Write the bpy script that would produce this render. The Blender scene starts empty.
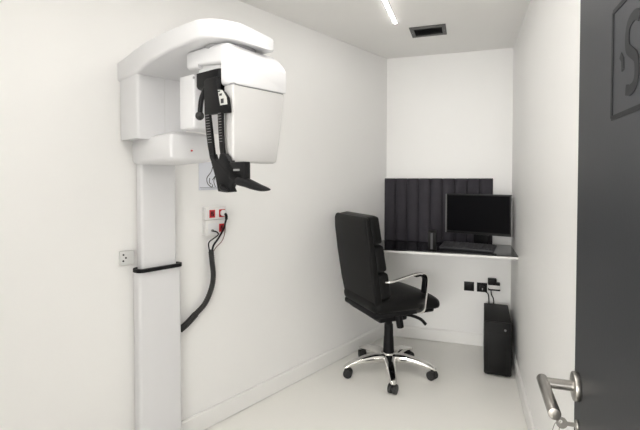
import bpy, bmesh, math
from mathutils import Vector, Matrix, Quaternion
C = bpy.context.scene.collection
PI = math.pi
R = math.radians

# ------------------------------------------------------------------ materials
def mat(name, col, rough=.5, metal=0., coat=0., noise=0., nscale=40., bump=0., bscale=60., emit=None, estr=0., spec=.5):
    m = bpy.data.materials.new(name); m.use_nodes = True
    nt = m.node_tree; b = nt.nodes['Principled BSDF']
    b.inputs['Base Color'].default_value = (*col, 1)
    b.inputs['Roughness'].default_value = rough
    b.inputs['Metallic'].default_value = metal
    b.inputs['Coat Weight'].default_value = coat
    b.inputs['Specular IOR Level'].default_value = spec
    tc = nt.nodes.new('ShaderNodeTexCoord')
    if noise:
        n = nt.nodes.new('ShaderNodeTexNoise'); n.inputs['Scale'].default_value = nscale; n.inputs['Detail'].default_value = 4
        nt.links.new(tc.outputs['Object'], n.inputs['Vector'])
        r = nt.nodes.new('ShaderNodeMix'); r.data_type = 'RGBA'
        r.inputs[6].default_value = (*[max(0, c*(1-noise)) for c in col], 1)
        r.inputs[7].default_value = (*[min(1, c*(1+noise)) for c in col], 1)
        nt.links.new(n.outputs['Fac'], r.inputs[0]); nt.links.new(r.outputs[2], b.inputs['Base Color'])
    if bump:
        n2 = nt.nodes.new('ShaderNodeTexNoise'); n2.inputs['Scale'].default_value = bscale; n2.inputs['Detail'].default_value = 3
        nt.links.new(tc.outputs['Object'], n2.inputs['Vector'])
        bp = nt.nodes.new('ShaderNodeBump'); bp.inputs['Strength'].default_value = bump; bp.inputs['Distance'].default_value = .002
        nt.links.new(n2.outputs['Fac'], bp.inputs['Height']); nt.links.new(bp.outputs['Normal'], b.inputs['Normal'])
    if emit:
        b.inputs['Emission Color'].default_value = (*emit, 1); b.inputs['Emission Strength'].default_value = estr
    return m

M = {}
M['wall'] = mat('wall_paint', (.915, .910, .898), .5, noise=.010, nscale=6, bump=.08, bscale=90)
M['ceil'] = mat('ceiling_paint', (.925, .917, .897), .7, noise=.010, nscale=5, bump=.05, bscale=90)
M['floor'] = mat('floor_resin', (.94, .928, .885), .40, noise=.015, nscale=3, bump=.03, bscale=25)
M['skirt'] = mat('skirting_paint', (.90, .893, .875), .4)
M['white'] = mat('white_enamel', (.77, .77, .785), .30, coat=.15)
M['white2'] = mat('white_moulding', (.74, .74, .745), .35)
M['white3'] = mat('grey_white_enamel', (.60, .595, .59), .36)
M['grey_seam'] = mat('grey_seam', (.30, .30, .31), .5)
M['black'] = mat('black_plastic', (.007, .007, .008), .45, spec=.18)
M['blackg'] = mat('black_gloss', (.006, .006, .007), .35, spec=.25)
M['leather'] = mat('black_leather', (.006, .006, .0062), .42, spec=.14, noise=.2, nscale=120, bump=.2, bscale=220)
M['chrome'] = mat('polished_chrome', (.78, .77, .75), .10, metal=1)
M['steel'] = mat('brushed_steel', (.34, .325, .305), .30, metal=1, noise=.06, nscale=60)
M['glass'] = mat('black_desk_glass', (.004, .004, .005), .06, spec=.6)
M['deskw'] = mat('white_laminate', (.80, .79, .77), .4)
M['velvet'] = mat('charcoal_velvet', (.036, .033, .041), .9, noise=.18, nscale=14, bump=.2, bscale=160)
M['screen'] = mat('dark_screen', (.003, .003, .004), .45, spec=.06)
M['bezel'] = mat('monitor_bezel', (.012, .012, .0125), .45, spec=.3)
M['silver'] = mat('silver_plastic', (.26, .26, .26), .4)
M['keys'] = mat('dark_keys', (.045, .045, .05), .5)
M['kbd'] = mat('keyboard_body', (.03, .03, .034), .5)
M['pc'] = mat('black_case', (.007, .007, .007), .55, spec=.2, noise=.1, nscale=60)
M['vent'] = mat('grey_vent_metal', (.10, .10, .098), .5)
M['dark'] = mat('dark_void', (.008, .008, .009), .8)
M['door'] = mat('anthracite_door', (.017, .0186, .0222), .48, spec=.35, noise=.04, nscale=8, bump=.05, bscale=120)
M['logo'] = mat('door_marking', (.010, .0105, .012), .65, spec=.2)
M['red'] = mat('red_socket', (.55, .015, .02), .4)
M['redd'] = mat('dark_red_insert', (.14, .006, .01), .5)
M['trunk'] = mat('white_trunking', (.80, .79, .78), .4)
M['plate'] = mat('grey_white_plate', (.70, .70, .69), .4)
M['paper'] = mat('poster_paper', (.74, .76, .82), .6)
M['ink'] = mat('poster_ink', (.03, .03, .035), .7)
M['greyink'] = mat('poster_grey_ink', (.35, .36, .40), .7)
M['label'] = mat('pale_label', (.58, .58, .56), .5)
M['rubber'] = mat('rubber', (.016, .016, .016), .6, bump=.3, bscale=150)
M['led'] = mat('led_diffuser', (1, 1, 1), .5, emit=(1, .97, .93), estr=44)
M['wirered'] = mat('red_brown_wire', (.16, .03, .03), .5)

# ------------------------------------------------------------------ mesh helpers
def box(bm, x0, x1, y0, y1, z0, z1, bev=0., seg=2, mtx=None):
    t = bmesh.new()
    bmesh.ops.create_cube(t, size=1)
    for v in t.verts:
        v.co = Vector((x0+(v.co.x+.5)*(x1-x0), y0+(v.co.y+.5)*(y1-y0), z0+(v.co.z+.5)*(z1-z0)))
    if bev:
        bmesh.ops.bevel(t, geom=t.edges[:], offset=bev, segments=seg, profile=.5, affect='EDGES', clamp_overlap=True)
    merge(bm, t, mtx)

def merge(bm, t, mtx=None):
    if mtx is not None:
        bmesh.ops.transform(t, matrix=mtx, verts=t.verts[:])
    me = bpy.data.meshes.new('tmp'); t.to_mesh(me); t.free()
    bm.from_mesh(me); bpy.data.meshes.remove(me)

def loft(bm, rings, cap=True):
    rs = [[bm.verts.new(p) for p in ring] for ring in rings]
    n = len(rs[0])
    for a, b in zip(rs, rs[1:]):
        for i in range(n):
            bm.faces.new((a[i], a[(i+1) % n], b[(i+1) % n], b[i]))
    if cap:
        bm.faces.new(rs[0][::-1]); bm.faces.new(rs[-1])
    bmesh.ops.recalc_face_normals(bm, faces=bm.faces[:])

def rrect(x0, x1, y0, y1, r, k=4):
    r = max(1e-4, min(r, (x1-x0)*.499, (y1-y0)*.499))
    out = []
    for cx, cy, a0 in ((x1-r, y1-r, 0), (x0+r, y1-r, 90), (x0+r, y0+r, 180), (x1-r, y0+r, 270)):
        for i in range(k+1):
            a = R(a0+90*i/k); out.append((cx+r*math.cos(a), cy+r*math.sin(a)))
    return out

def smooth_path(pts, sub=8):
    P = [Vector(p) for p in pts]
    if len(P) < 3: return P
    P = [P[0]*2-P[1]] + P + [P[-1]*2-P[-2]]
    out = []
    for i in range(1, len(P)-2):
        p0, p1, p2, p3 = P[i-1:i+3]
        for k in range(sub):
            t = k/sub
            out.append(.5*((2*p1)+(p2-p0)*t+(2*p0-5*p1+4*p2-p3)*t*t+(3*p1-p0-3*p2+p3)*t**3))
    out.append(P[-2]); return out

def sweep(bm, path, prof, up=Vector((0, 0, 1)), scale=None):
    """prof: 2D points (side, up) swept along path"""
    path = [Vector(p) for p in path]; rings = []
    nrm = None
    for i, p in enumerate(path):
        d = (path[min(i+1, len(path)-1)]-path[max(i-1, 0)]).normalized()
        if nrm is None:
            s = d.cross(up)
            if s.length < 1e-4: s = d.cross(Vector((1, 0, 0)))
            s.normalize()
        else:
            s = nrm-d*nrm.dot(d); s.normalize()
        nrm = s
        u = s.cross(d).normalized()
        k = scale[i] if scale else 1
        rings.append([p+s*(a*k)+u*(b*k) for a, b in prof])
    loft(bm, rings)

def circ(r, n=12): return [(r*math.cos(2*PI*i/n), r*math.sin(2*PI*i/n)) for i in range(n)]

def tube(bm, pts, r, n=10, sub=8, scale=None):
    p = smooth_path(pts, sub) if sub else [Vector(q) for q in pts]
    sc = None
    if scale:
        sc = []
        for i in range(len(p)):
            f = i/(len(p)-1)*(len(scale)-1); j = min(int(f), len(scale)-2); sc.append(scale[j]+(scale[j+1]-scale[j])*(f-j))
    sweep(bm, p, circ(r, n), scale=sc)

def cyl(bm, c, axis, r, h, n=24, bev=0., r2=None):
    t = bmesh.new()
    bmesh.ops.create_cone(t, cap_ends=True, segments=n, radius1=r, radius2=r if r2 is None else r2, depth=h)
    if bev:
        es = [e for e in t.edges if abs(e.verts[0].co.z-e.verts[1].co.z) < 1e-6]
        bmesh.ops.bevel(t, geom=es, offset=bev, segments=2, profile=.5, affect='EDGES')
    q = Vector((0, 0, 1)).rotation_difference(Vector(axis).normalized())
    merge(bm, t, Matrix.Translation(Vector(c)) @ q.to_matrix().to_4x4())

def lathe(bm, prof, n=28, c=(0, 0, 0)):
    rings = [[(c[0]+r*math.cos(2*PI*i/n), c[1]+r*math.sin(2*PI*i/n), c[2]+z) for i in range(n)] for r, z in prof]
    loft(bm, rings)

def prism(bm, pts, axis, a0, a1, bev=0., seg=2):
    """outline pts (2D) extruded along axis 'x','y','z' between a0 and a1"""
    def f(p, a):
        return {'x': (a, p[0], p[1]), 'y': (p[0], a, p[1]), 'z': (p[0], p[1], a)}[axis]
    t = bmesh.new()
    loft(t, [[f(p, a0) for p in pts], [f(p, a1) for p in pts]])
    if bev:
        es = [e for e in t.edges if e.calc_face_angle(0) > R(30)]
        bmesh.ops.bevel(t, geom=es, offset=bev, segments=seg, profile=.5, affect='EDGES', clamp_overlap=True)
    merge(bm, t)

def ribbon(bm, pts, w, t, f):
    """flat stroke: pts 2D in a plane, width w, thickness t; f(a,b,h) -> 3D"""
    P = [Vector(p) for p in pts]
    L, Rr = [], []
    for i, p in enumerate(P):
        d = (P[min(i+1, len(P)-1)]-P[max(i-1, 0)]).normalized(); s = Vector((-d.y, d.x))*(w/2)
        L.append(p+s); Rr.append(p-s)
    loft(bm, [[f(a.x, a.y, 0), f(b.x, b.y, 0), f(b.x, b.y, t), f(a.x, a.y, t)] for a, b in zip(L, Rr)])

def obj(name, bm, m, parent=None, loc=None, rot=0, ang=38):
    me = bpy.data.meshes.new(name)
    bmesh.ops.recalc_face_normals(bm, faces=bm.faces[:])
    bm.to_mesh(me); bm.free()
    for p in me.polygons: p.use_smooth = True
    me.set_sharp_from_angle(angle=R(ang))
    me.materials.append(m)
    o = bpy.data.objects.new(name, me); C.objects.link(o)
    if parent is not None: o.parent = parent
    if loc is not None: o.location = loc; o.rotation_euler = (0, 0, rot)
    return o

def thing(name, label, cat, loc=(0, 0, 0), rot=0., group=None):
    o = bpy.data.objects.new(name, None); C.objects.link(o)
    o.empty_display_size = .1
    o.location = loc; o.rotation_euler = (0, 0, rot)
    o['label'] = label; o['category'] = cat
    if group: o['group'] = group
    return o

def tag(o, label, cat, group=None):
    o['label'] = label; o['category'] = cat
    if group: o['group'] = group
    return o

def struct(name, bm, m, label=None, parent=None):
    o = obj(name, bm, m, parent)
    if parent is None: o['kind'] = 'structure'
    if label: o['label'] = label; 
    return o

def shift(bm, d):
    bmesh.ops.translate(bm, vec=Vector(d), verts=bm.verts[:]); return bm

# ------------------------------------------------------------------ room shell
RW, BW, ZC = .332, 3.692, 2.357           # right wall x, back wall y, ceiling height
AX, AY = -1.322, 2.002                    # a point on the skewed left wall
EX, EY = .36959, .92919                   # along the left wall towards the back
NX, NY = .92919, -.36959                  # out of the left wall into the room
LROT = math.atan2(NY, NX)
def W(n, e, z=0): return Vector((AX+NX*n+EX*e, AY+NY*n+EY*e, z))
def left_x(y): return AX+(y-AY)*EX/EY
FY = .02                                  # front wall inner face (doorway around the camera)
cor = [(left_x(BW), BW), (RW, BW), (RW, FY), (left_x(FY), FY)]

def slab(z0, z1):
    bm = bmesh.new(); prism(bm, [(cor[0][0]-.12, BW+.12), (RW+.12, BW+.12), (RW+.12, -4.6), (left_x(-4.6)-.2, -4.6)], 'z', z0, z1); return bm
struct('floor', slab(-.08, 0), M['floor'], 'cream resin floor with a soft sheen')
struct('ceiling', slab(ZC, ZC+.08), M['ceil'], 'plain off white painted ceiling')
bm = bmesh.new(); box(bm, cor[0][0]-.12, RW+.12, BW, BW+.1, 0, ZC); struct('wall_back', bm, M['wall'], 'narrow white end wall behind the desk')
bm = bmesh.new(); box(bm, RW, RW+.1, -4.6, BW, 0, ZC); struct('wall_right', bm, M['wall'], 'white wall right of the desk')
bm = bmesh.new(); l0, l1 = (left_x(-4.6), -4.6), (left_x(BW), BW)
prism(bm, [l0, l1, (l1[0]-.1*NX, l1[1]-.1*NY), (l0[0]-.1*NX, l0[1]-.1*NY)], 'z', 0, ZC); struct('wall_left', bm, M['wall'], 'long white wall that carries the dental scanner')
bm = bmesh.new()
box(bm, left_x(FY)-.02, -.98, FY-.10, FY, 0, ZC)  # out of view; opening edge placed to keep light off the left wall
box(bm, -.98, RW, FY-.10, FY, 2.15, ZC)
box(bm, .245, RW, FY-.10, FY, 0, 2.15)
struct('wall_front', bm, M['wall'], 'white wall with the doorway')
bm = bmesh.new(); box(bm, left_x(-4.6)-.2, RW+.12, -4.7, -4.6, 0, ZC); struct('wall_corridor', bm, M['wall'])

# skirting boards: a flat board with a small quirk at the top
SK = [(0, .0035), (.013, .0035), (.013, .092), (.009, .097), (.009, .103), (0, .103)]
def skirt(a, b, nrm):
    bm = bmesh.new(); a, b, nrm = Vector((*a, 0)), Vector((*b, 0)), Vector((*nrm, 0))
    loft(bm, [[p+nrm*x+Vector((0, 0, z)) for x, z in SK] for p in (a, b)]); return bm
struct('baseboard_left', skirt((left_x(FY), FY), (left_x(BW), BW), (NX, NY)), M['skirt'])
struct('baseboard_back', skirt((cor[0][0], BW), (RW, BW), (0, -1)), M['skirt'])
struct('baseboard_right', skirt((RW, BW), (RW, FY), (-1, 0)), M['skirt'])

# ------------------------------------------------------------------ open door on the right
DX, DE = .2, .945                         # door face x, leading edge y
door = bpy.data.objects.new('door_1', None); C.objects.link(door); door.location = (DX, .09, 0); door['kind'] = 'structure'
door['label'] = 'anthracite grey door standing open along the right wall'
bm = bmesh.new(); box(bm, 0, .042, 0, DE-.09, .006, 2.06, .0015, 1); obj('door_leaf', bm, M['door'], door)
def DP(y, z, h): return Vector((-h, y-.09, z))
# frame and the mark inside it
bm = bmesh.new()
fr = [(.300, 1.590), (.742, 1.590), (.742, 1.437), (.300, 1.437)]
for a, b in ((0, 1), (1, 2), (2, 3), (3, 0)):
    ribbon(bm, [fr[a], fr[b]], .007, .0012, DP)
obj('sign_frame', bm, M['logo'], door)
bm = bmesh.new()
S = [(.637, 1.550), (.652, 1.556), (.672, 1.553), (.680, 1.540), (.678, 1.522), (.664, 1.512), (.648, 1.502), (.643, 1.486), (.648, 1.470), (.664, 1.464), (.682, 1.467)]
ribbon(bm, [p[:2] for p in smooth_path([(a, b, 0) for a, b in S], 5)], .014, .0012, DP)
ribbon(bm, [(.706, 1.519), (.697, 1.511), (.695, 1.496)], .009, .0012, DP)
ribbon(bm, [p[:2] for p in smooth_path([(.470, 1.550, 0), (.500, 1.557, 0), (.520, 1.545, 0), (.515, 1.520, 0), (.490, 1.505, 0), (.480, 1.485, 0), (.495, 1.466, 0), (.525, 1.466, 0)], 5)], .014, .0012, DP)
obj('sign_mark', bm, M['logo'], door)
HY, HZ = DE-.033, .9615
hd = bmesh.new()
cyl(hd, (-.005, HY-.09, HZ), (1, 0, 0), .0265, .010, 36, .002)
o_h = obj('door_handle', hd, M['steel'], door); o_h['label'] = 'brushed steel lever handle on round rose'
bm = bmesh.new()
cyl(bm, (-.032, HY-.09, HZ), (1, 0, 0), .0095, .052, 20)
obj('lever_stem', bm, M['steel'], o_h)
bm = bmesh.new()
cyl(bm, (-.060, HY-.09-.055, HZ+.001), (0, 1, .02), .0100, .130, 24, .0015)
obj('lever_grip', bm, M['steel'], o_h)
bm = bmesh.new(); cyl(bm, (-.002, HY-.09, .888), (1, 0, 0), .0100, .004, 30, .001); obj('lock_rose', bm, M['steel'], door)
# key in the lock
k = thing('door_key', 'small steel key sticking out of the lock below the door handle', 'key', (DX+.001, HY, .8885))
bm = bmesh.new(); box(bm, -.022, 0, -.0012, .0012, -.004, .004, .0005, 1); obj('key_blade', bm, M['steel'], k)
bm = bmesh.new()
ring = [(-.028+.0100*math.cos(2*PI*i/20), .0104*math.sin(2*PI*i/20)) for i in range(20)]
hole = [(-.030+.0035*math.cos(2*PI*i/20), .004*math.sin(2*PI*i/20)+.002) for i in range(20)]
vs = []
for y in (-.0014, .0014):
    vs.append(([bm.verts.new((a, y, b)) for a, b in ring], [bm.verts.new((a, y, b)) for a, b in hole]))
for i in range(20):
    j = (i+1) % 20
    for o_, h_ in vs: bm.faces.new((o_[i], o_[j], h_[j], h_[i]))
    bm.faces.new((vs[0][0][i], vs[0][0][j], vs[1][0][j], vs[1][0][i])); bm.faces.new((vs[0][1][i], vs[0][1][j], vs[1][1][j], vs[1][1][i]))
obj('key_bow', bm, M['steel'], k)
bm = bmesh.new(); tube(bm, [(-.034, -.003, .004), (-.040, -.001, -.004), (-.043, .002, -.022), (-.040, 0, -.040), (-.034, -.002, -.030), (-.031, .003, -.006), (-.030, .003, .002)], .0007, 6); obj('key_ring', bm, M['steel'], k)

# ------------------------------------------------------------------ ceiling fittings
LX, LY0, LY1 = -.449, .35, 2.85
lt = thing('linear_light', 'long slim white LED strip recessed in the ceiling', 'ceiling light', (LX, (LY0+LY1)/2, ZC))
hl = (LY1-LY0)/2
bm = bmesh.new()
box(bm, -.0120, -.0089, -hl-.004, hl+.004, -.004, -.0001); box(bm, .0089, .0120, -hl-.004, hl+.004, -.004, -.0001)
box(bm, -.0089, .0089, -hl-.004, -hl, -.004, -.0001); box(bm, -.0089, .0089, hl, hl+.004, -.004, -.0001)
obj('light_trim', bm, M['trunk'], lt)
bm = bmesh.new(); box(bm, -.0088, .0088, -hl, hl, -.006, -.0004); obj('light_diffuser', bm, M['led'], lt)

vt = thing('air_vent', 'small grey rectangular air vent with a dark slot in the ceiling', 'vent', (-.259, 3.080, ZC))
bm = bmesh.new()
hx, hy = .118, .104
for x0, x1, y0, y1 in ((-hx, -hx+.026, -hy, hy), (hx-.026, hx, -hy, hy), (-hx+.026, hx-.026, -hy, -hy+.040), (-hx+.026, hx-.026, hy-.030, hy)):
    box(bm, x0, x1, y0, y1, -.007, -.0002, .0015, 1)
obj('vent_frame', bm, M['vent'], vt)
bm = bmesh.new(); box(bm, -hx+.024, hx-.024, -hy+.038, hy-.028, -.0022, -.0004); obj('vent_backing', bm, M['dark'], vt)
for yy in (-.030, -.006, .018, .042):
    bm = bmesh.new(); box(bm, -.090, .090, -.007, .007, -.0006, .0006, mtx=Matrix.Translation((0, yy, -.0055)) @ Matrix.Rotation(R(22), 4, 'X')); obj('vent_louvre', bm, M['dark'], vt)
for sx in (-1, 1):
    bm = bmesh.new(); cyl(bm, (sx*(hx-.012), .0, -.0075), (0, 0, 1), .004, .002, 12); obj('screw', bm, M['silver'], vt)

# ------------------------------------------------------------------ dental scanner on the left wall
E0 = -.30
mach = thing('dental_xray_scanner', 'tall white panoramic dental scanner on a slim column against the left wall', 'x-ray machine', W(.03, E0, 0), LROT)
def mobj(name, bm, m, parent=mach): return obj(name, shift(bm, (-.03, -E0, 0)), m, parent)
# lower column (outer sleeve)
bm = bmesh.new(); prism(bm, rrect(.002, .068, -.405, -.190, .014), 'z', .02, .925)
mobj('lower_column', bm, M['white'])
bm = bmesh.new(); box(bm, .002, .22, -.43, -.165, 0, .02, .006); mobj('base_plate', bm, M['white2'])
# black collar loop round the top of the sleeve
bm = bmesh.new()
oo, ii = rrect(.002, .080, -.414, -.181, .03, 5), rrect(.004, .064, -.398, -.196, .018, 5)
a, b = [[(x, y, z) for x, y in oo] for z in (.917, .933)]
c, d = [[(x, y, z) for x, y in ii] for z in (.933, .917)]
loft(bm, [a, b, c, d, a], cap=False); bmesh.ops.remove_doubles(bm, verts=bm.verts[:], dist=1e-5)
o_ = mobj('column_collar', bm, M['black']); o_['label'] = 'black collar loop around the column'
# inner telescopic column
bm = bmesh.new(); prism(bm, rrect(.004, .057, -.385, -.207, .012), 'z', .90, 1.45); mobj('inner_column', bm, M['white'])
# shelf block that sticks out above the column
bm = bmesh.new()
rings = []
for z, i in ((1.409, .030), (1.416, .012), (1.428, .003), (1.500, 0), (1.520, .006), (1.534, .030), (1.539, .06)):
    rings.append([(x, y, z + (.012 if z > 1.5 else .010)*(min(1, max(0, (x-.02)/.3)))) for x, y in rrect(.002+i*.1, .340-i*.8, -.405+i, -.190-i, .014, 5)])
loft(bm, rings); arm_b = mobj('carriage_shelf', bm, M['white'])
bm = bmesh.new(); cyl(bm, (.341, -.305, 1.467), (1, 0, 0), .004, .004, 12); mobj('indicator_light', bm, M['red'], arm_b)
# upper column between carriage and top arm
bm = bmesh.new(); prism(bm, rrect(.002, .166, -.455, -.215, .012), 'z', 1.52, 1.80); up = mobj('upper_column', bm, M['white'])
bm = bmesh.new(); box(bm, .160, .1675, -.330, -.326, 1.54, 1.79); mobj('panel_seam', bm, M['white2'], up)
# overhead arm: rounded bar that droops towards the wall
bm = bmesh.new(); rings = []
def lerp(x, T):
    for (x0, a), (x1, b) in zip(T, T[1:]):
        if x <= x1: return a+(b-a)*max(0, (x-x0))/(x1-x0)
    return T[-1][1]
ZB = [(0, 1.783), (.10, 1.787), (.16, 1.794), (.20, 1.803), (.24, 1.814), (.29, 1.824), (.36, 1.834), (.47, 1.844), (.60, 1.846), (.74, 1.842)]
ZT = [(0, 1.872), (.06, 1.880), (.14, 1.897), (.25, 1.913), (.36, 1.921), (.47, 1.925), (.60, 1.922), (.74, 1.906)]
ns = [.002, .03, .06, .10, .13, .16, .18, .20, .22, .24, .265, .29, .33, .38, .43, .48, .53, .58, .61]
rr = .115
for i in range(10): ns.append(.615+rr*math.sin(PI/2*i/9.6))
for n in ns:
    dx = 0 if n < .615 else rr-math.sqrt(max(0, rr*rr-(n-.615)**2))
    d2 = 0 if n < .70 else .028-math.sqrt(max(0, .028**2-(min(n, .7275)-.70)**2))
    e0_, e1_ = -.462+dx, -.172-d2
    zb_, zt_ = lerp(n, ZB), lerp(n, ZT); tl = .020*min(1, max(0, (n-.30)/.3))
    rings.append([(n, e, z-(tl*(e-e0_)/(e1_-e0_) if z > (zb_+zt_)/2 else 0)) for e, z in rrect(e0_, e1_, zb_, zt_, .013, 4)])
loft(bm, rings); mobj('overhead_arm', bm, M['white'])
# rotating arm (gantry cap) with a recess below
bm = bmesh.new(); rings = []
def gsec(n, e0, e1, zb, zt, r=.012, drop=0.):
    q = rrect(e0, e1, zb, zt, r, 4)
    return [(n, e, z - (drop*(e-e0)/(e1-e0) if z > (zb+zt)/2 else 0)) for e, z in q]
rings = [gsec(.448, -.388, -.15, 1.784, 1.832), gsec(.452, -.396, -.142, 1.778, 1.838), gsec(.460, -.40, -.137, 1.774, 1.842), gsec(.530, -.40, -.134, 1.770, 1.842),
         gsec(.5305, -.40, -.134, 1.781, 1.842), gsec(.675, -.40, -.134, 1.764, 1.838), gsec(.6755, -.40, -.134, 1.684, 1.838, .014, .01), gsec(.695, -.400, -.134, 1.684, 1.836, .014, .014),
         gsec(.705, -.397, -.134, 1.684, 1.834, .012, .018), gsec(.722, -.390, -.133, 1.684, 1.812, .010, .016), gsec(.738, -.381, -.132, 1.684, 1.786, .009, .014), gsec(.741, -.376, -.136, 1.688, 1.775, .008, .012)]
loft(bm, rings); cap_o = mobj('rotating_arm', bm, M['white'])
bm = bmesh.new(); cyl(bm, (.60, -.30, 1.840), (0, 0, 1), .10, .020, 36); mobj('rotation_bearing', bm, M['grey_seam'])
# tube head hanging on the near end
bm = bmesh.new(); rings = []
for z, i, er in ((1.406, .005, -.188), (1.409, .0015, -.183), (1.414, 0, -.181), (1.50, 0, -.163), (1.60, 0, -.145), (1.679, 0, -.137), (1.681, .004, -.141)):
    rings.append([(x, y, z) for x, y in rrect(.682+i, .7365-i, -.396+i, er-i, .010, 4)])
loft(bm, rings); th = mobj('tube_head', bm, M['white3'])
bm = bmesh.new(); box(bm, .686, .733, -.390, -.144, 1.678, 1.688); mobj('seam_gap', bm, M['grey_seam'], th)
# sensor head at the wall end
bm = bmesh.new(); rings = []
for z, i in ((1.546, .006), (1.552, 0), (1.66, 0), (1.762, 0)):
    rings.append([(x, y, z) for x, y in rrect(.356+i, .462-i, -.372+i, -.16-i, .008, 3)])
loft(bm, rings); sh = mobj('sensor_head', bm, M['white'])
bm = bmesh.new(); cyl(bm, (.462, -.373, 1.748), (0, 1, 0), .005, .003, 14); mobj('screw', bm, M['grey_seam'], sh)
# black chin support hanging in the recess
bm = bmesh.new(); prism(bm, rrect(.490, .645, -.378, -.27, .02), 'z', 1.750, 1.785); mobj('support_socket', bm, M['white2'])
cs = bmesh.new()
rings = []
for z, i in ((1.692, .010), (1.697, .003), (1.706, 0), (1.745, 0), (1.7535, .0)):
    rings.append([(x, y, z) for x, y in rrect(.488+i, .652-i, -.388+i, -.27-i, .022, 4)])
loft(cs, rings)
prism(cs, [(.602, 1.708), (.680, 1.708), (.684, 1.668), (.712, 1.655), (.734, 1.632), (.744, 1.578), (.604, 1.581)], 'y', -.424, -.406, .003)
box(cs, .585, .655, -.406, -.330, 1.66, 1.72, .005)
chin = mobj('chin_support', cs, M['black']); chin['label'] = 'black plastic chin support hanging below the rotating arm'
def bar(pl_, pr_):
    bm = bmesh.new(); prism(bm, pl_+pr_[::-1], 'y', -.422, -.413, .0015); return bm
b1 = mobj('support_bar', bar([(.603, 1.585), (.609, 1.527), (.620, 1.470), (.634, 1.42)], [(.634, 1.585), (.645, 1.527), (.654, 1.470), (.664, 1.42)]), M['black'], chin)
b2 = mobj('support_bar', bar([(.680, 1.585), (.684, 1.522), (.690, 1.46), (.698, 1.42)], [(.709, 1.585), (.710, 1.522), (.714, 1.46), (.722, 1.42)]), M['black'], chin)
for bo, xa, xb, w in ((b1, .603, .628, .033), (b2, .682, .692, .026)):
    bm = bmesh.new()
    for i in range(11):
        f = i/10*.62+.04; z = 1.586-(1.586-1.425)*f; x = xa+(xb-xa)*f
        box(bm, x+.004, x+w-.006, -.4232, -.4222, z-.0008, z+.0008)
    mobj('scale_marks', bm, M['silver'], bo)
# lower web, prongs
bm = bmesh.new()
web = [(.630, 1.437), (.657, 1.437), (.664, 1.420), (.674, 1.414), (.688, 1.416), (.695, 1.437), (.720, 1.437), (.736, 1.424), (.748, 1.405), (.830, 1.352), (.836, 1.322), (.807, 1.323), (.786, 1.331), (.768, 1.329), (.759, 1.317), (.770, 1.302), (.730, 1.299), (.683, 1.302), (.668, 1.352)]
prism(bm, web, 'y', -.424, -.404, .003)
mobj('support_web', bm, M['black'], chin)
bm = bmesh.new()
sweep(bm, smooth_path([(.700, -.414, 1.330), (.704, -.418, 1.321), (.718, -.424, 1.314), (.740, -.431, 1.308), (.760, -.437, 1.305)], 5), [(a*.015, b*.012) for a, b in circ(1, 12)], scale=[.3, .45, .58, .68, .75, .8, .82, .95, .92, .88, .84, .78, .72, .66, .60, .53, .46, .38, .30, .22, .12])
mobj('chin_grip', bm, M['black'], chin)
bm = bmesh.new()
sweep(bm, smooth_path([(.790, -.414, 1.340), (.822, -.411, 1.335), (.855, -.406, 1.325), (.885, -.400, 1.317), (.922, -.393, 1.312)], 6), [(a*.020, b*.0155) for a, b in circ(1, 12)],
      scale=[1.0, 1.05, 1.08, 1.1, 1.1, 1.1, 1.08, 1.06, 1.04, 1.02, 1, .98, .96, .93, .90, .86, .82, .78, .73, .67, .60, .52, .42, .30, .16])
mobj('chin_grip', bm, M['black'], chin)
bm = bmesh.new(); box(bm, .742, .832, -.424, -.398, 1.344, 1.4055, .004); box(bm, .738, .752, -.424, -.40, 1.398, 1.412, .002); bs = mobj('bite_block_holder', bm, M['blackg'], chin)
bm = bmesh.new(); box(bm, .772, .806, -.4255, -.4235, 1.374, 1.381, .0008, 1); mobj('maker_mark', bm, M['silver'], bs)
# temple arm with a knob
bm = bmesh.new()
tube(bm, [(.618, -.412, 1.690), (.596, -.416, 1.672), (.580, -.419, 1.640), (.574, -.420, 1.605), (.572, -.420, 1.590)], .0095, 12, 6)
ta = mobj('temple_arm', bm, M['black'], chin)
t = bmesh.new(); bmesh.ops.create_uvsphere(t, u_segments=16, v_segments=10, radius=.0165)
bm = bmesh.new(); merge(bm, t, Matrix.Translation((.570, -.420, 1.582))); mobj('temple_pad', bm, M['rubber'], ta)
# label
bm = bmesh.new(); prism(bm, [(.690, 1.662), (.714, 1.658), (.736, 1.632), (.741, 1.606), (.704, 1.606)], 'y', -.4268, -.4235)
lb = mobj('instruction_label', bm, M['label'], chin); lb['label'] = 'small pale instruction label on the black support'
bm = bmesh.new()
box(bm, .700, .715, -.4275, -.4265, 1.639, 1.647); box(bm, .708, .724, -.4275, -.4265, 1.612, 1.628); box(bm, .692, .704, -.4275, -.4265, 1.653, 1.658)
mobj('label_print', bm, M['ink'], lb)

# small bracket plate on the wall left of the column
bp = thing('wall_switch_plate', 'small pale plate with dark studs on the wall left of the scanner column', 'wall plate', W(0, -.43, .985), LROT)
bm = bmesh.new(); box(bm, .0, .016, -.036, .030, -.031, .031, .002); obj('plate_body', bm, M['plate'], bp)
for a, b in ((-.022, .016), (-.011, .001), (-.023, -.012)):
    bm = bmesh.new(); cyl(bm, (.0165, a, b), (1, 0, 0), .0042, .003, 12); obj('stud', bm, M['black'], bp)

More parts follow.
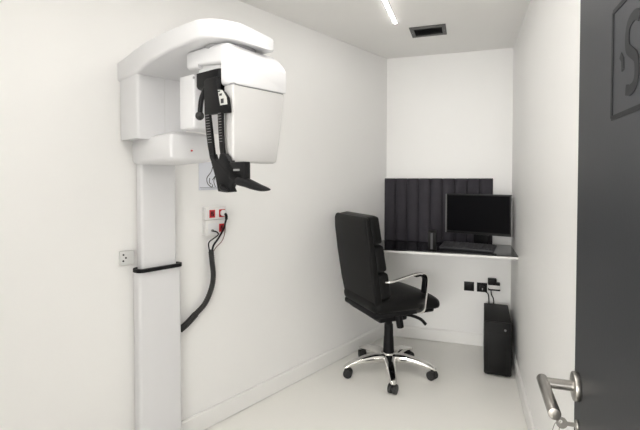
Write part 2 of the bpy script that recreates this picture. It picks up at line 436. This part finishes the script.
# poster on the wall behind the scanner
po = thing('wall_poster', 'small pale poster with black flame-like line drawing behind the scanner chin support', 'poster', W(0, .03, 1.36), LROT)
bm = bmesh.new(); box(bm, 0, .003, -.071, .085, -.075, .075); obj('poster_sheet', bm, M['paper'], po)
PF = lambda a, b, h: Vector((.003+h, a, b))
bm = bmesh.new()
for st in ([(.017, .055), (.004, .022), (-.022, -.010), (-.016, -.042), (.009, -.059), (.015, -.045)], [(.013, -.021), (.036, .006), (.022, -.026), (.032, -.059)], [(.030, .050), (.040, .028), (.052, 0), (.046, -.030), (.056, -.055)], [(-.004, -.010), (-.006, -.034), (.006, -.044)]):
    ribbon(bm, [p[:2] for p in smooth_path([(a, b, 0) for a, b in st], 6)], .0045, .0004, PF)
obj('flame_drawing', bm, M['ink'], po)
bm = bmesh.new(); box(bm, .0028, .0034, -.066, .07, -.063, -.059); box(bm, .0028, .0034, -.060, .06, -.070, -.067); obj('caption_line', bm, M['greyink'], po)

# ------------------------------------------------------------------ wall outlets, plugs and cable on the left wall
def red_square(p, y0, y1, z0, z1, x=.031, inner=True):
    bm = bmesh.new(); box(bm, x-.002, x+.001, y0, y1, z0, z1, .0006, 1); o = obj('red_outlet', bm, M['red'], p)
    if inner:
        bm = bmesh.new(); box(bm, x, x+.0016, y0+.007, y1-.007, z0+.007, z1-.007); obj('outlet_insert', bm, M['redd'], o)
        bm = bmesh.new(); cyl(bm, (x+.0018, (y0+y1)/2-.004, (z0+z1)/2+.004), (1, 0, 0), .004, .001, 12); cyl(bm, (x+.0018, (y0+y1)/2+.006, (z0+z1)/2-.006), (1, 0, 0), .004, .001, 12); obj('contact_hole', bm, M['black'], o)
u1 = thing('wall_outlet_box', 'upper white outlet box with red sockets on the left wall', 'outlet', W(0, .047, 1.128), LROT)
bm = bmesh.new(); box(bm, 0, .030, -.068, .066, 0, .068, .002); obj('outlet_housing', bm, M['trunk'], u1)
red_square(u1, -.044, -.008, .010, .052); red_square(u1, .018, .058, .010, .052)
u2 = thing('wall_outlet_box', 'lower white outlet box under the red double outlet on the left wall', 'outlet', W(0, .047, 1.046), LROT)
bm = bmesh.new(); box(bm, 0, .030, -.068, .066, 0, .079, .002); obj('outlet_housing', bm, M['trunk'], u2)
red_square(u2, .018, .050, .012, .056)
bm = bmesh.new(); box(bm, .029, .0315, -.052, .008, .008, .062, .001, 1); obj('blank_insert', bm, M['white'], u2)
bm = bmesh.new(); cyl(bm, (.033, -.027, .024), (1, 0, 0), .007, .006, 16); obj('cable_gland', bm, M['silver'], u2)
pg = thing('power_plug', 'white plug with black tail in the right red socket of the upper outlet', 'plug', W(.032, .086, 1.160), LROT)
bm = bmesh.new(); cyl(bm, (.012, 0, 0), (1, 0, 0), .017, .024, 20, .004); obj('plug_body', bm, M['trunk'], pg)
bm = bmesh.new(); tube(bm, [(.022, 0, -.002), (.028, .004, -.014), (.026, .006, -.034)], .0075, 10, 5); obj('plug_tail', bm, M['black'], pg)
def wobj(name, bm, m, o): return obj(name, shift(bm, -Vector(o)), m, None, W(*o), LROT)
bm = bmesh.new(); tube(bm, [(.058, .092, 1.128), (.050, .091, 1.108), (.046, .084, 1.076), (.045, .050, 1.028), (.043, .018, .990), (.038, .014, .955)], .0052, 8)
tag(wobj('power_cable', bm, M['black'], (.04, .014, .955)), 'black cable from the white plug down into the corrugated sleeve', 'cable')
bm = bmesh.new(); tube(bm, [(.036, .020, 1.068), (.052, .034, 1.062), (.052, .042, 1.046), (.044, .018, 1.028), (.040, -.008, 1.010), (.037, -.006, .980), (.032, .004, .955)], .0036, 8)
tag(wobj('power_cable', bm, M['black'], (.034, .006, .955)), 'black looped cable from the gland of the lower outlet into the sleeve', 'cable')
bm = bmesh.new(); tube(bm, [(.034, .104, 1.104), (.036, .100, 1.068), (.036, .094, 1.036), (.034, .078, 1.005), (.030, .046, .978), (.028, .027, .955)], .0022, 6)
tag(wobj('thin_wire', bm, M['wirered'], (.034, .020, .955)), 'thin reddish wire beside the black outlet cables', 'wire')
# corrugated sleeve
path = smooth_path([(.032, .010, .968), (.032, .017, .90), (.032, .024, .83), (.032, .012, .763), (.032, -.028, .691), (.032, -.084, .648), (.032, -.131, .614), (.032, -.178, .588)], 14)
bm = bmesh.new(); sweep(bm, path, circ(.0135, 12), scale=[1.0+(.10 if i % 2 else -.06) - (.25 if i < 2 else 0) + (.22 if i > 70 else 0) for i in range(len(path))])
tag(wobj('cable_sleeve', bm, M['rubber'], (.032, -.03, .56)), 'black corrugated cable sleeve curving down to the scanner column', 'cable')

# ------------------------------------------------------------------ desk
DZ, DF = .825, 3.172
dk = thing('wall_desk', 'wall to wall white desk shelf with glossy black glass top', 'desk', (-.3, BW, .802))
def dshape(ins=0.):
    y1, y0 = BW-.001, DF+ins
    return [(left_x(y1)+.003+.3, y1-BW), (RW-.002+.3, y1-BW), (RW-.002+.3, y0-BW), (left_x(y0)+.003+.3, y0-BW)]
bm = bmesh.new(); prism(bm, dshape(0), 'z', .002, .0165); obj('desk_board', bm, M['deskw'], dk)
bm = bmesh.new(); prism(bm, dshape(.002), 'z', .0165, .023, .0008, 1); obj('glass_top', bm, M['glass'], dk)

# upholstered panel: nine vertical channels
pn = thing('upholstered_panel', 'charcoal velvet channelled panel standing on the desk against the end wall', 'wall panel', (-.235, BW-.001, DZ))
wch = .857/9
bm = bmesh.new(); box(bm, -.4285, .4285, -.018, 0, .001, .517); obj('panel_board', bm, M['velvet'], pn)
for i in range(9):
    x0 = -.4285+wch*i; rings = []
    for z, s in ((.001, .9), (.004, 1), (.508, 1), (.515, .93), (.520, .75), (.522, .5)):
        ring = []
        for j in range(13):
            a = PI*j/12
            ring.append((x0+wch/2-math.cos(a)*(wch/2-.0008), -.010-.034*s*math.sin(a)**.55, z))
        ring += [(x0+wch-.002, -.004, z), (x0+.002, -.004, z)]
        rings.append(ring)
    bm = bmesh.new(); loft(bm, rings); obj('padded_channel', bm, M['velvet'], pn)

# monitor
p0, p1 = Vector((.309, 3.385)), Vector((-.149, 3.530))
mc = (p0+p1)/2; mw = (p0-p1).length
mrot = math.atan2(p0.y-p1.y, p0.x-p1.x)
mo = thing('computer_monitor', 'black flat computer monitor turned towards the chair on the desk', 'monitor', (mc.x, mc.y, DZ), mrot)
zb, zt = .102, .404
bm = bmesh.new(); box(bm, -mw/2, mw/2, -.012, .016, zb, zt, .003); box(bm, -.16, .16, .014, .045, zb+.06, zt-.06, .012); obj('monitor_housing', bm, M['bezel'], mo)
bm = bmesh.new(); box(bm, -mw/2+.011, mw/2-.011, -.0132, -.0115, zb+.020, zt-.011); obj('screen', bm, M['screen'], mo)
for sx in (-1, 1):
    bm = bmesh.new(); box(bm, sx*mw/2-.003, sx*mw/2+.003, -.0126, .015, zb+.002, zt-.002, .001, 1); o_ = obj('side_trim', bm, M['silver'], mo); o_['label'] = 'grey edge trim'
bm = bmesh.new(); box(bm, -.055, .055, .075, .097, .006, zb+.16, .006); box(bm, -.04, .04, .040, .080, zb+.09, zb+.15, .006); obj('stand_neck', bm, M['black'], mo)
bm = bmesh.new(); prism(bm, rrect(-.10, .10, .045, .145, .03), 'z', .0002, .010, .002, 1); obj('stand_foot', bm, M['black'], mo)

# keyboard
k0, k1 = Vector((-.192, 3.330)), Vector((.180, 3.252))
kc = (k0+k1)/2; kr = math.atan2(k1.y-k0.y, k1.x-k0.x); kw = (k1-k0).length
kb = thing('computer_keyboard', 'dark grey computer keyboard in front of the monitor', 'keyboard', (kc.x, kc.y, DZ), kr)
tilt = Matrix.Rotation(R(9.5), 4, 'X')
bm = bmesh.new(); box(bm, -kw/2, kw/2, 0, .140, .0, .018, .004, mtx=tilt); box(bm, -kw/2+.02, -kw/2+.05, .125, .135, .0005, .02); box(bm, kw/2-.05, kw/2-.02, .125, .135, .0005, .02); obj('keyboard_body', bm, M['kbd'], kb)
for r_ in range(5):
    bm = bmesh.new()
    n = 16
    for c_ in range(n):
        x = -kw/2+.012+(kw-.024)*c_/n; w = (kw-.024)/n
        box(bm, x+.0015, x+w-.0015, .012+.025*r_, .034+.025*r_, .017, .0225, .0015, 1, mtx=tilt)
    obj('key_row', bm, M['keys'], kb)

# slim upright box on the desk
sp = thing('desktop_speaker', 'slim upright black box with grey front strip on the desk left of the keyboard', 'speaker', (-.237, 3.258, DZ), R(3))
bm = bmesh.new(); box(bm, -.029, .029, 0, .110, .0002, .134, .004); obj('speaker_body', bm, M['pc'], sp)
bm = bmesh.new(); box(bm, -.012, .004, -.002, .004, .006, .124, .001, 1); o_ = obj('front_strip', bm, M['keys'], sp)

# ------------------------------------------------------------------ tower computer under the desk
pc = thing('computer_tower', 'black computer tower on the floor under the desk', 'computer', (.208, 3.158, 0), R(-1.5))
bm = bmesh.new(); box(bm, -.087, .086, .018, .455, .012, .374, .004); obj('case_body', bm, M['pc'], pc)
bm = bmesh.new(); prism(bm, rrect(-.088, .087, .012, .372, .014, 4), 'y', -.012, .02, .006); fp = obj('front_panel', bm, M['pc'], pc)
bm = bmesh.new(); box(bm, -.058, .056, -.0145, -.010, .05, .30, .004); obj('panel_grille', bm, M['pc'], fp)
bm = bmesh.new(); cyl(bm, (.045, -.014, .325), (0, 1, 0), .007, .006, 16); obj('power_button', bm, M['silver'], fp)
for sx, sy in ((-.06, .03), (.058, .03), (-.06, .41), (.058, .41)):
    bm = bmesh.new(); cyl(bm, (sx, sy, .0065), (0, 0, 1), .013, .0125, 14); obj('rubber_foot', bm, M['rubber'], pc)

# ------------------------------------------------------------------ sockets on the end wall
def socket(x0, x1, z0, z1, label):
    s = thing('wall_socket', label, 'socket', ((x0+x1)/2, BW, (z0+z1)/2), 0)
    hx_, hz = (x1-x0)/2, (z1-z0)/2
    bm = bmesh.new(); box(bm, -hx_, hx_, -.009, 0, -hz, hz, .002); obj('socket_plate', bm, M['black'], s)
    bm = bmesh.new(); cyl(bm, (0, -.0095, 0), (0, 1, 0), .021, .002, 24); obj('socket_recess', bm, M['dark'], s)
    return s
socket(-.016, .061, .441, .514, 'left black wall socket under the desk')
socket(.082, .159, .440, .513, 'black wall socket beside the white power adapter, cable plugged in')
pl2 = thing('power_plug', 'black plug in the socket next to the white adapter', 'plug', (.122, BW-.0102, .474))
bm = bmesh.new(); box(bm, -.019, .019, -.026, -.0006, -.017, .017, .005); obj('plug_body', bm, M['black'], pl2)
bm = bmesh.new(); box(bm, -.003, .005, -.0268, -.0258, -.012, .004); obj('plug_mark', bm, M['silver'], pl2)
ad = thing('power_adapter', 'white power adapter with a black top on the end wall above the tower', 'adapter', (.205, BW, .478))
bm = bmesh.new(); box(bm, -.034, .046, -.045, -.0005, -.002, .044, .005); obj('adapter_body', bm, M['trunk'], ad)
bm = bmesh.new(); box(bm, -.042, .022, -.050, -.0005, .030, .080, .005); box(bm, .018, .046, -.049, -.0005, .030, .048, .003); obj('adapter_top', bm, M['black'], ad)
bm = bmesh.new(); box(bm, -.040, .048, -.048, -.0005, -.012, -.001, .002); obj('adapter_base', bm, M['black'], ad)
bm = bmesh.new(); tube(bm, [(.128, 3.663, .466), (.150, 3.650, .450), (.166, 3.668, .43), (.172, 3.674, .38), (.175, 3.676, .20), (.18, 3.675, .12)], .0042, 8); o = obj('power_cable', shift(bm, (-.17, -3.67, -.12)), M['black'], None, (.17, 3.67, .12))
tag(o, 'black cable from the plugged socket down behind the tower', 'cable')
bm = bmesh.new(); tube(bm, [(.186, 3.655, .463), (.190, 3.658, .43), (.206, 3.672, .39), (.210, 3.676, .28), (.21, 3.676, .12)], .0042, 8); o = obj('power_cable', shift(bm, (-.21, -3.67, -.12)), M['black'], None, (.21, 3.67, .12))
tag(o, 'black cable from the white adapter down behind the tower', 'cable')

# ------------------------------------------------------------------ office chair
ch = thing('office_chair', 'black leather high back swivel chair with chrome arms and five star base', 'chair', (-.506, 2.984, 0), R(41))
# base: five arched chrome legs with casters (angles measured in the world, so taken back by the chair's own turn)
bm = bmesh.new(); lathe(bm, [(.020, .086), (.036, .090), (.040, .105), (.040, .132), (.034, .142), (.020, .145)]); obj('base_hub', bm, M['chrome'], ch)
for k_ in range(5):
    a = R(213+72*k_-41); d = Vector((math.cos(a), math.sin(a), 0)); s = Vector((-d.y, d.x, 0))
    rings = []
    for r_, z, w, h in ((.022, .110, .038, .038), (.06, .120, .038, .038), (.11, .123, .035, .034), (.17, .118, .031, .029), (.23, .106, .027, .023), (.285, .089, .023, .017), (.312, .077, .020, .013), (.322, .073, .014, .008)):
        rings.append([d*r_+s*x+Vector((0, 0, z+y)) for x, y in rrect(-w, w, -h, h*.55, h*.6, 4)])
    bm = bmesh.new(); loft(bm, rings); lg = obj('base_leg', bm, M['chrome'], ch)
    c = d*.296
    bm = bmesh.new()
    sw = Vector((math.cos(a+1.1), math.sin(a+1.1), 0))
    for q in (-.0165, .0165):
        cyl(bm, (c.x+sw.x*q, c.y+sw.y*q, .0302), sw, .030, .022, 24, .003)
    cyl(bm, (c.x, c.y, .0302), sw, .020, .016, 18)
    cyl(bm, (c.x, c.y, .056), (0, 0, 1), .008, .03, 12)
    obj('caster', bm, M['rubber'], lg)
bm = bmesh.new(); lathe(bm, [(.034, .143), (.038, .146), (.034, .25), (.032, .255), (.030, .34), (.024, .345), (.023, .41)]); obj('gas_lift', bm, M['black'], ch)
# tilt mechanism
bm = bmesh.new(); box(bm, -.12, .10, -.085, .085, .378, .455, .018); box(bm, -.05, .06, -.11, .11, .425, .468, .008); me_ = obj('tilt_mechanism', bm, M['black'], ch)
bm = bmesh.new(); sweep(bm, smooth_path([(.05, -.07, .425), (.10, -.12, .422), (.145, -.165, .405), (.172, -.19, .372)], 5), [(x*.016, y*.010) for x, y in circ(1, 10)]); obj('tilt_lever', bm, M['black'], me_)
bm = bmesh.new(); cyl(bm, (.020, -.105, .385), (.1, -.15, -1), .024, .085, 18, .009); obj('tension_knob', bm, M['black'], me_)
# seat
def cushion(bm, x0, x1, y0, y1, z0, z1, r, crown, waterfall=0., nx=14, ny=12, mtx=None):
    t = bmesh.new(); box(t, x0, x1, y0, y1, z0, z1)
    bmesh.ops.subdivide_edges(t, edges=t.edges[:], cuts=9, use_grid_fill=True)
    cx, cy = (x0+x1)/2, (y0+y1)/2
    for v in t.verts:
        co = v.co
        q = Vector((max(x0+r, min(x1-r, co.x)), max(y0+r, min(y1-r, co.y)), max(z0+min(r, (z1-z0)*.49), min(z1-min(r, (z1-z0)*.49), co.z))))
        dlt = co-q
        if dlt.length > 1e-6: 
            rr_ = min(r, (z1-z0)*.49)
            lim = Vector((r, r, rr_))
            e_ = Vector((dlt.x/lim.x, dlt.y/lim.y, dlt.z/lim.z)); e_.normalize()
            mx = max(abs(dlt.x/lim.x), abs(dlt.y/lim.y), abs(dlt.z/lim.z))
            co = q+Vector((e_.x*lim.x, e_.y*lim.y, e_.z*lim.z))*mx
        u, w = (co.x-cx)/((x1-x0)/2), (co.y-cy)/((y1-y0)/2)
        if co.z > (z0+z1)/2: co.z += crown*(1-u*u)*(1-w*w)
        if waterfall and u > .2: co.z -= waterfall*((u-.2)/.8)**2
        v.co = co
    merge(bm, t, mtx)
bm = bmesh.new(); cushion(bm, -.245, .262, -.250, .250, .488, .578, .05, .030, .022); seat = obj('seat', bm, M['leather'], ch, ang=60)
bm = bmesh.new(); box(bm, -.235, .215, -.225, .225, .462, .500, .014); obj('seat_pan', bm, M['black'], ch)
# backrest: leaning shell with three pads
lean = Matrix.Translation((-.205, 0, .46)) @ Matrix.Rotation(R(-9.6), 4, 'Y')
bm = bmesh.new(); rings = []
for z, hw, x0, x1 in ((-.022, .180, .004, .030), (-.010, .205, -.004, .034), (.06, .232, -.010, .036), (.20, .240, -.014, .036), (.40, .242, -.012, .036), (.56, .240, -.006, .036), (.625, .232, 0, .034), (.645, .222, .006, .030), (.652, .205, .012, .024)):
    rings.append([lean @ Vector((x, y, z)) for x, y in rrect(x0, x1, -hw, hw, .012, 4)])
loft(bm, rings); bk = obj('backrest', bm, M['leather'], ch)
for z0, z1, t_ in ((.468, .650, .068), (.288, .464, .072), (.112, .284, .076)):
    bm = bmesh.new(); cushion(bm, .028, .034+t_, -.236, .236, z0, z1, .022, 0); bmesh.ops.transform(bm, matrix=lean, verts=bm.verts[:]); obj('back_pad', bm, M['leather'], bk, ang=60)
bm = bmesh.new(); sweep(bm, smooth_path([(-.10, 0, .452), (-.16, 0, .448), (-.196, 0, .456), (-.208, 0, .475), (-.212, 0, .50)], 5), [(x*.055, y*.011) for x, y in rrect(-1, 1, -1, 1, .4, 3)]); obj('back_bracket', bm, M['black'], ch)
# arm loops
for sy in (-1, 1):
    y = sy*.268
    pth = smooth_path([(-.172, sy*.225, .704), (-.158, y, .705), (-.10, y, .713), (-.02, y, .729), (.055, y, .741), (.098, y, .735), (.115, y, .704), (.110, y, .64), (.099, y, .56), (.092, sy*.262, .505), (.080, sy*.22, .488)], 6)
    bm = bmesh.new(); sweep(bm, pth, rrect(-.021, .021, -.006, .006, .004, 2), up=Vector((0, 0, 1))); ar = obj('arm_loop', bm, M['chrome'], ch); 
    bm = bmesh.new(); pp = smooth_path([(.030, y, .726), (.062, y, .729), (.086, y, .721), (.099, y, .702), (.096, y, .66), (.090, y, .615)], 5); sweep(bm, pp, rrect(-.018, .018, -.0055, .0055, .004, 2)); obj('arm_dark_reflection', bm, M['black'], ar)  # black strip stands for the dark reflection in the chrome bar

# ------------------------------------------------------------------ light
w = bpy.data.worlds.new('world'); bpy.context.scene.world = w; w.use_nodes = True
w.node_tree.nodes['Background'].inputs[0].default_value = (1, .98, .95, 1); w.node_tree.nodes['Background'].inputs[1].default_value = .3
def area(name, loc, rot, sx, sy, p, col=(1, .97, .93), spread=180):
    l = bpy.data.lights.new(name, 'AREA'); l.shape = 'RECTANGLE'; l.size = sx; l.size_y = sy; l.energy = p; l.color = col; l.spread = R(spread)
    o = bpy.data.objects.new(name, l); C.objects.link(o); o.location = loc; o.rotation_euler = rot; return o
area('corridor_fill', (-.85, -4.5, 1.30), (PI/2+R(2), 0, 0), 2.3, 2.0, 122, (1, .99, .972))  # added unseen fill light at the corridor end, no known window
area('ceiling_bounce_fill', (-.20, .35, 1.0), (PI, 0, 0), .4, .4, 18, spread=95)  # added fill light aimed at the ceiling, no actual fixture

# ------------------------------------------------------------------ camera
F = 435.
cam = bpy.data.cameras.new('camera'); co = bpy.data.objects.new('camera', cam); C.objects.link(co)
cam.sensor_width = 36; cam.sensor_fit = 'HORIZONTAL'; cam.lens = F/640*36; cam.clip_start = .02
PT = R(1.5)
co.location = (0, 0, 1.35); co.rotation_euler = (PI/2-PT, 0, math.atan(147/F))
cam.shift_y = -(215-(178+F*math.tan(PT)))/640
sc = bpy.context.scene; sc.camera = co
sc.view_settings.view_transform = 'Standard'; sc.view_settings.look = 'None'; sc.view_settings.gamma = 1; sc.view_settings.use_curve_mapping = False
sc.view_settings.exposure = 0.22
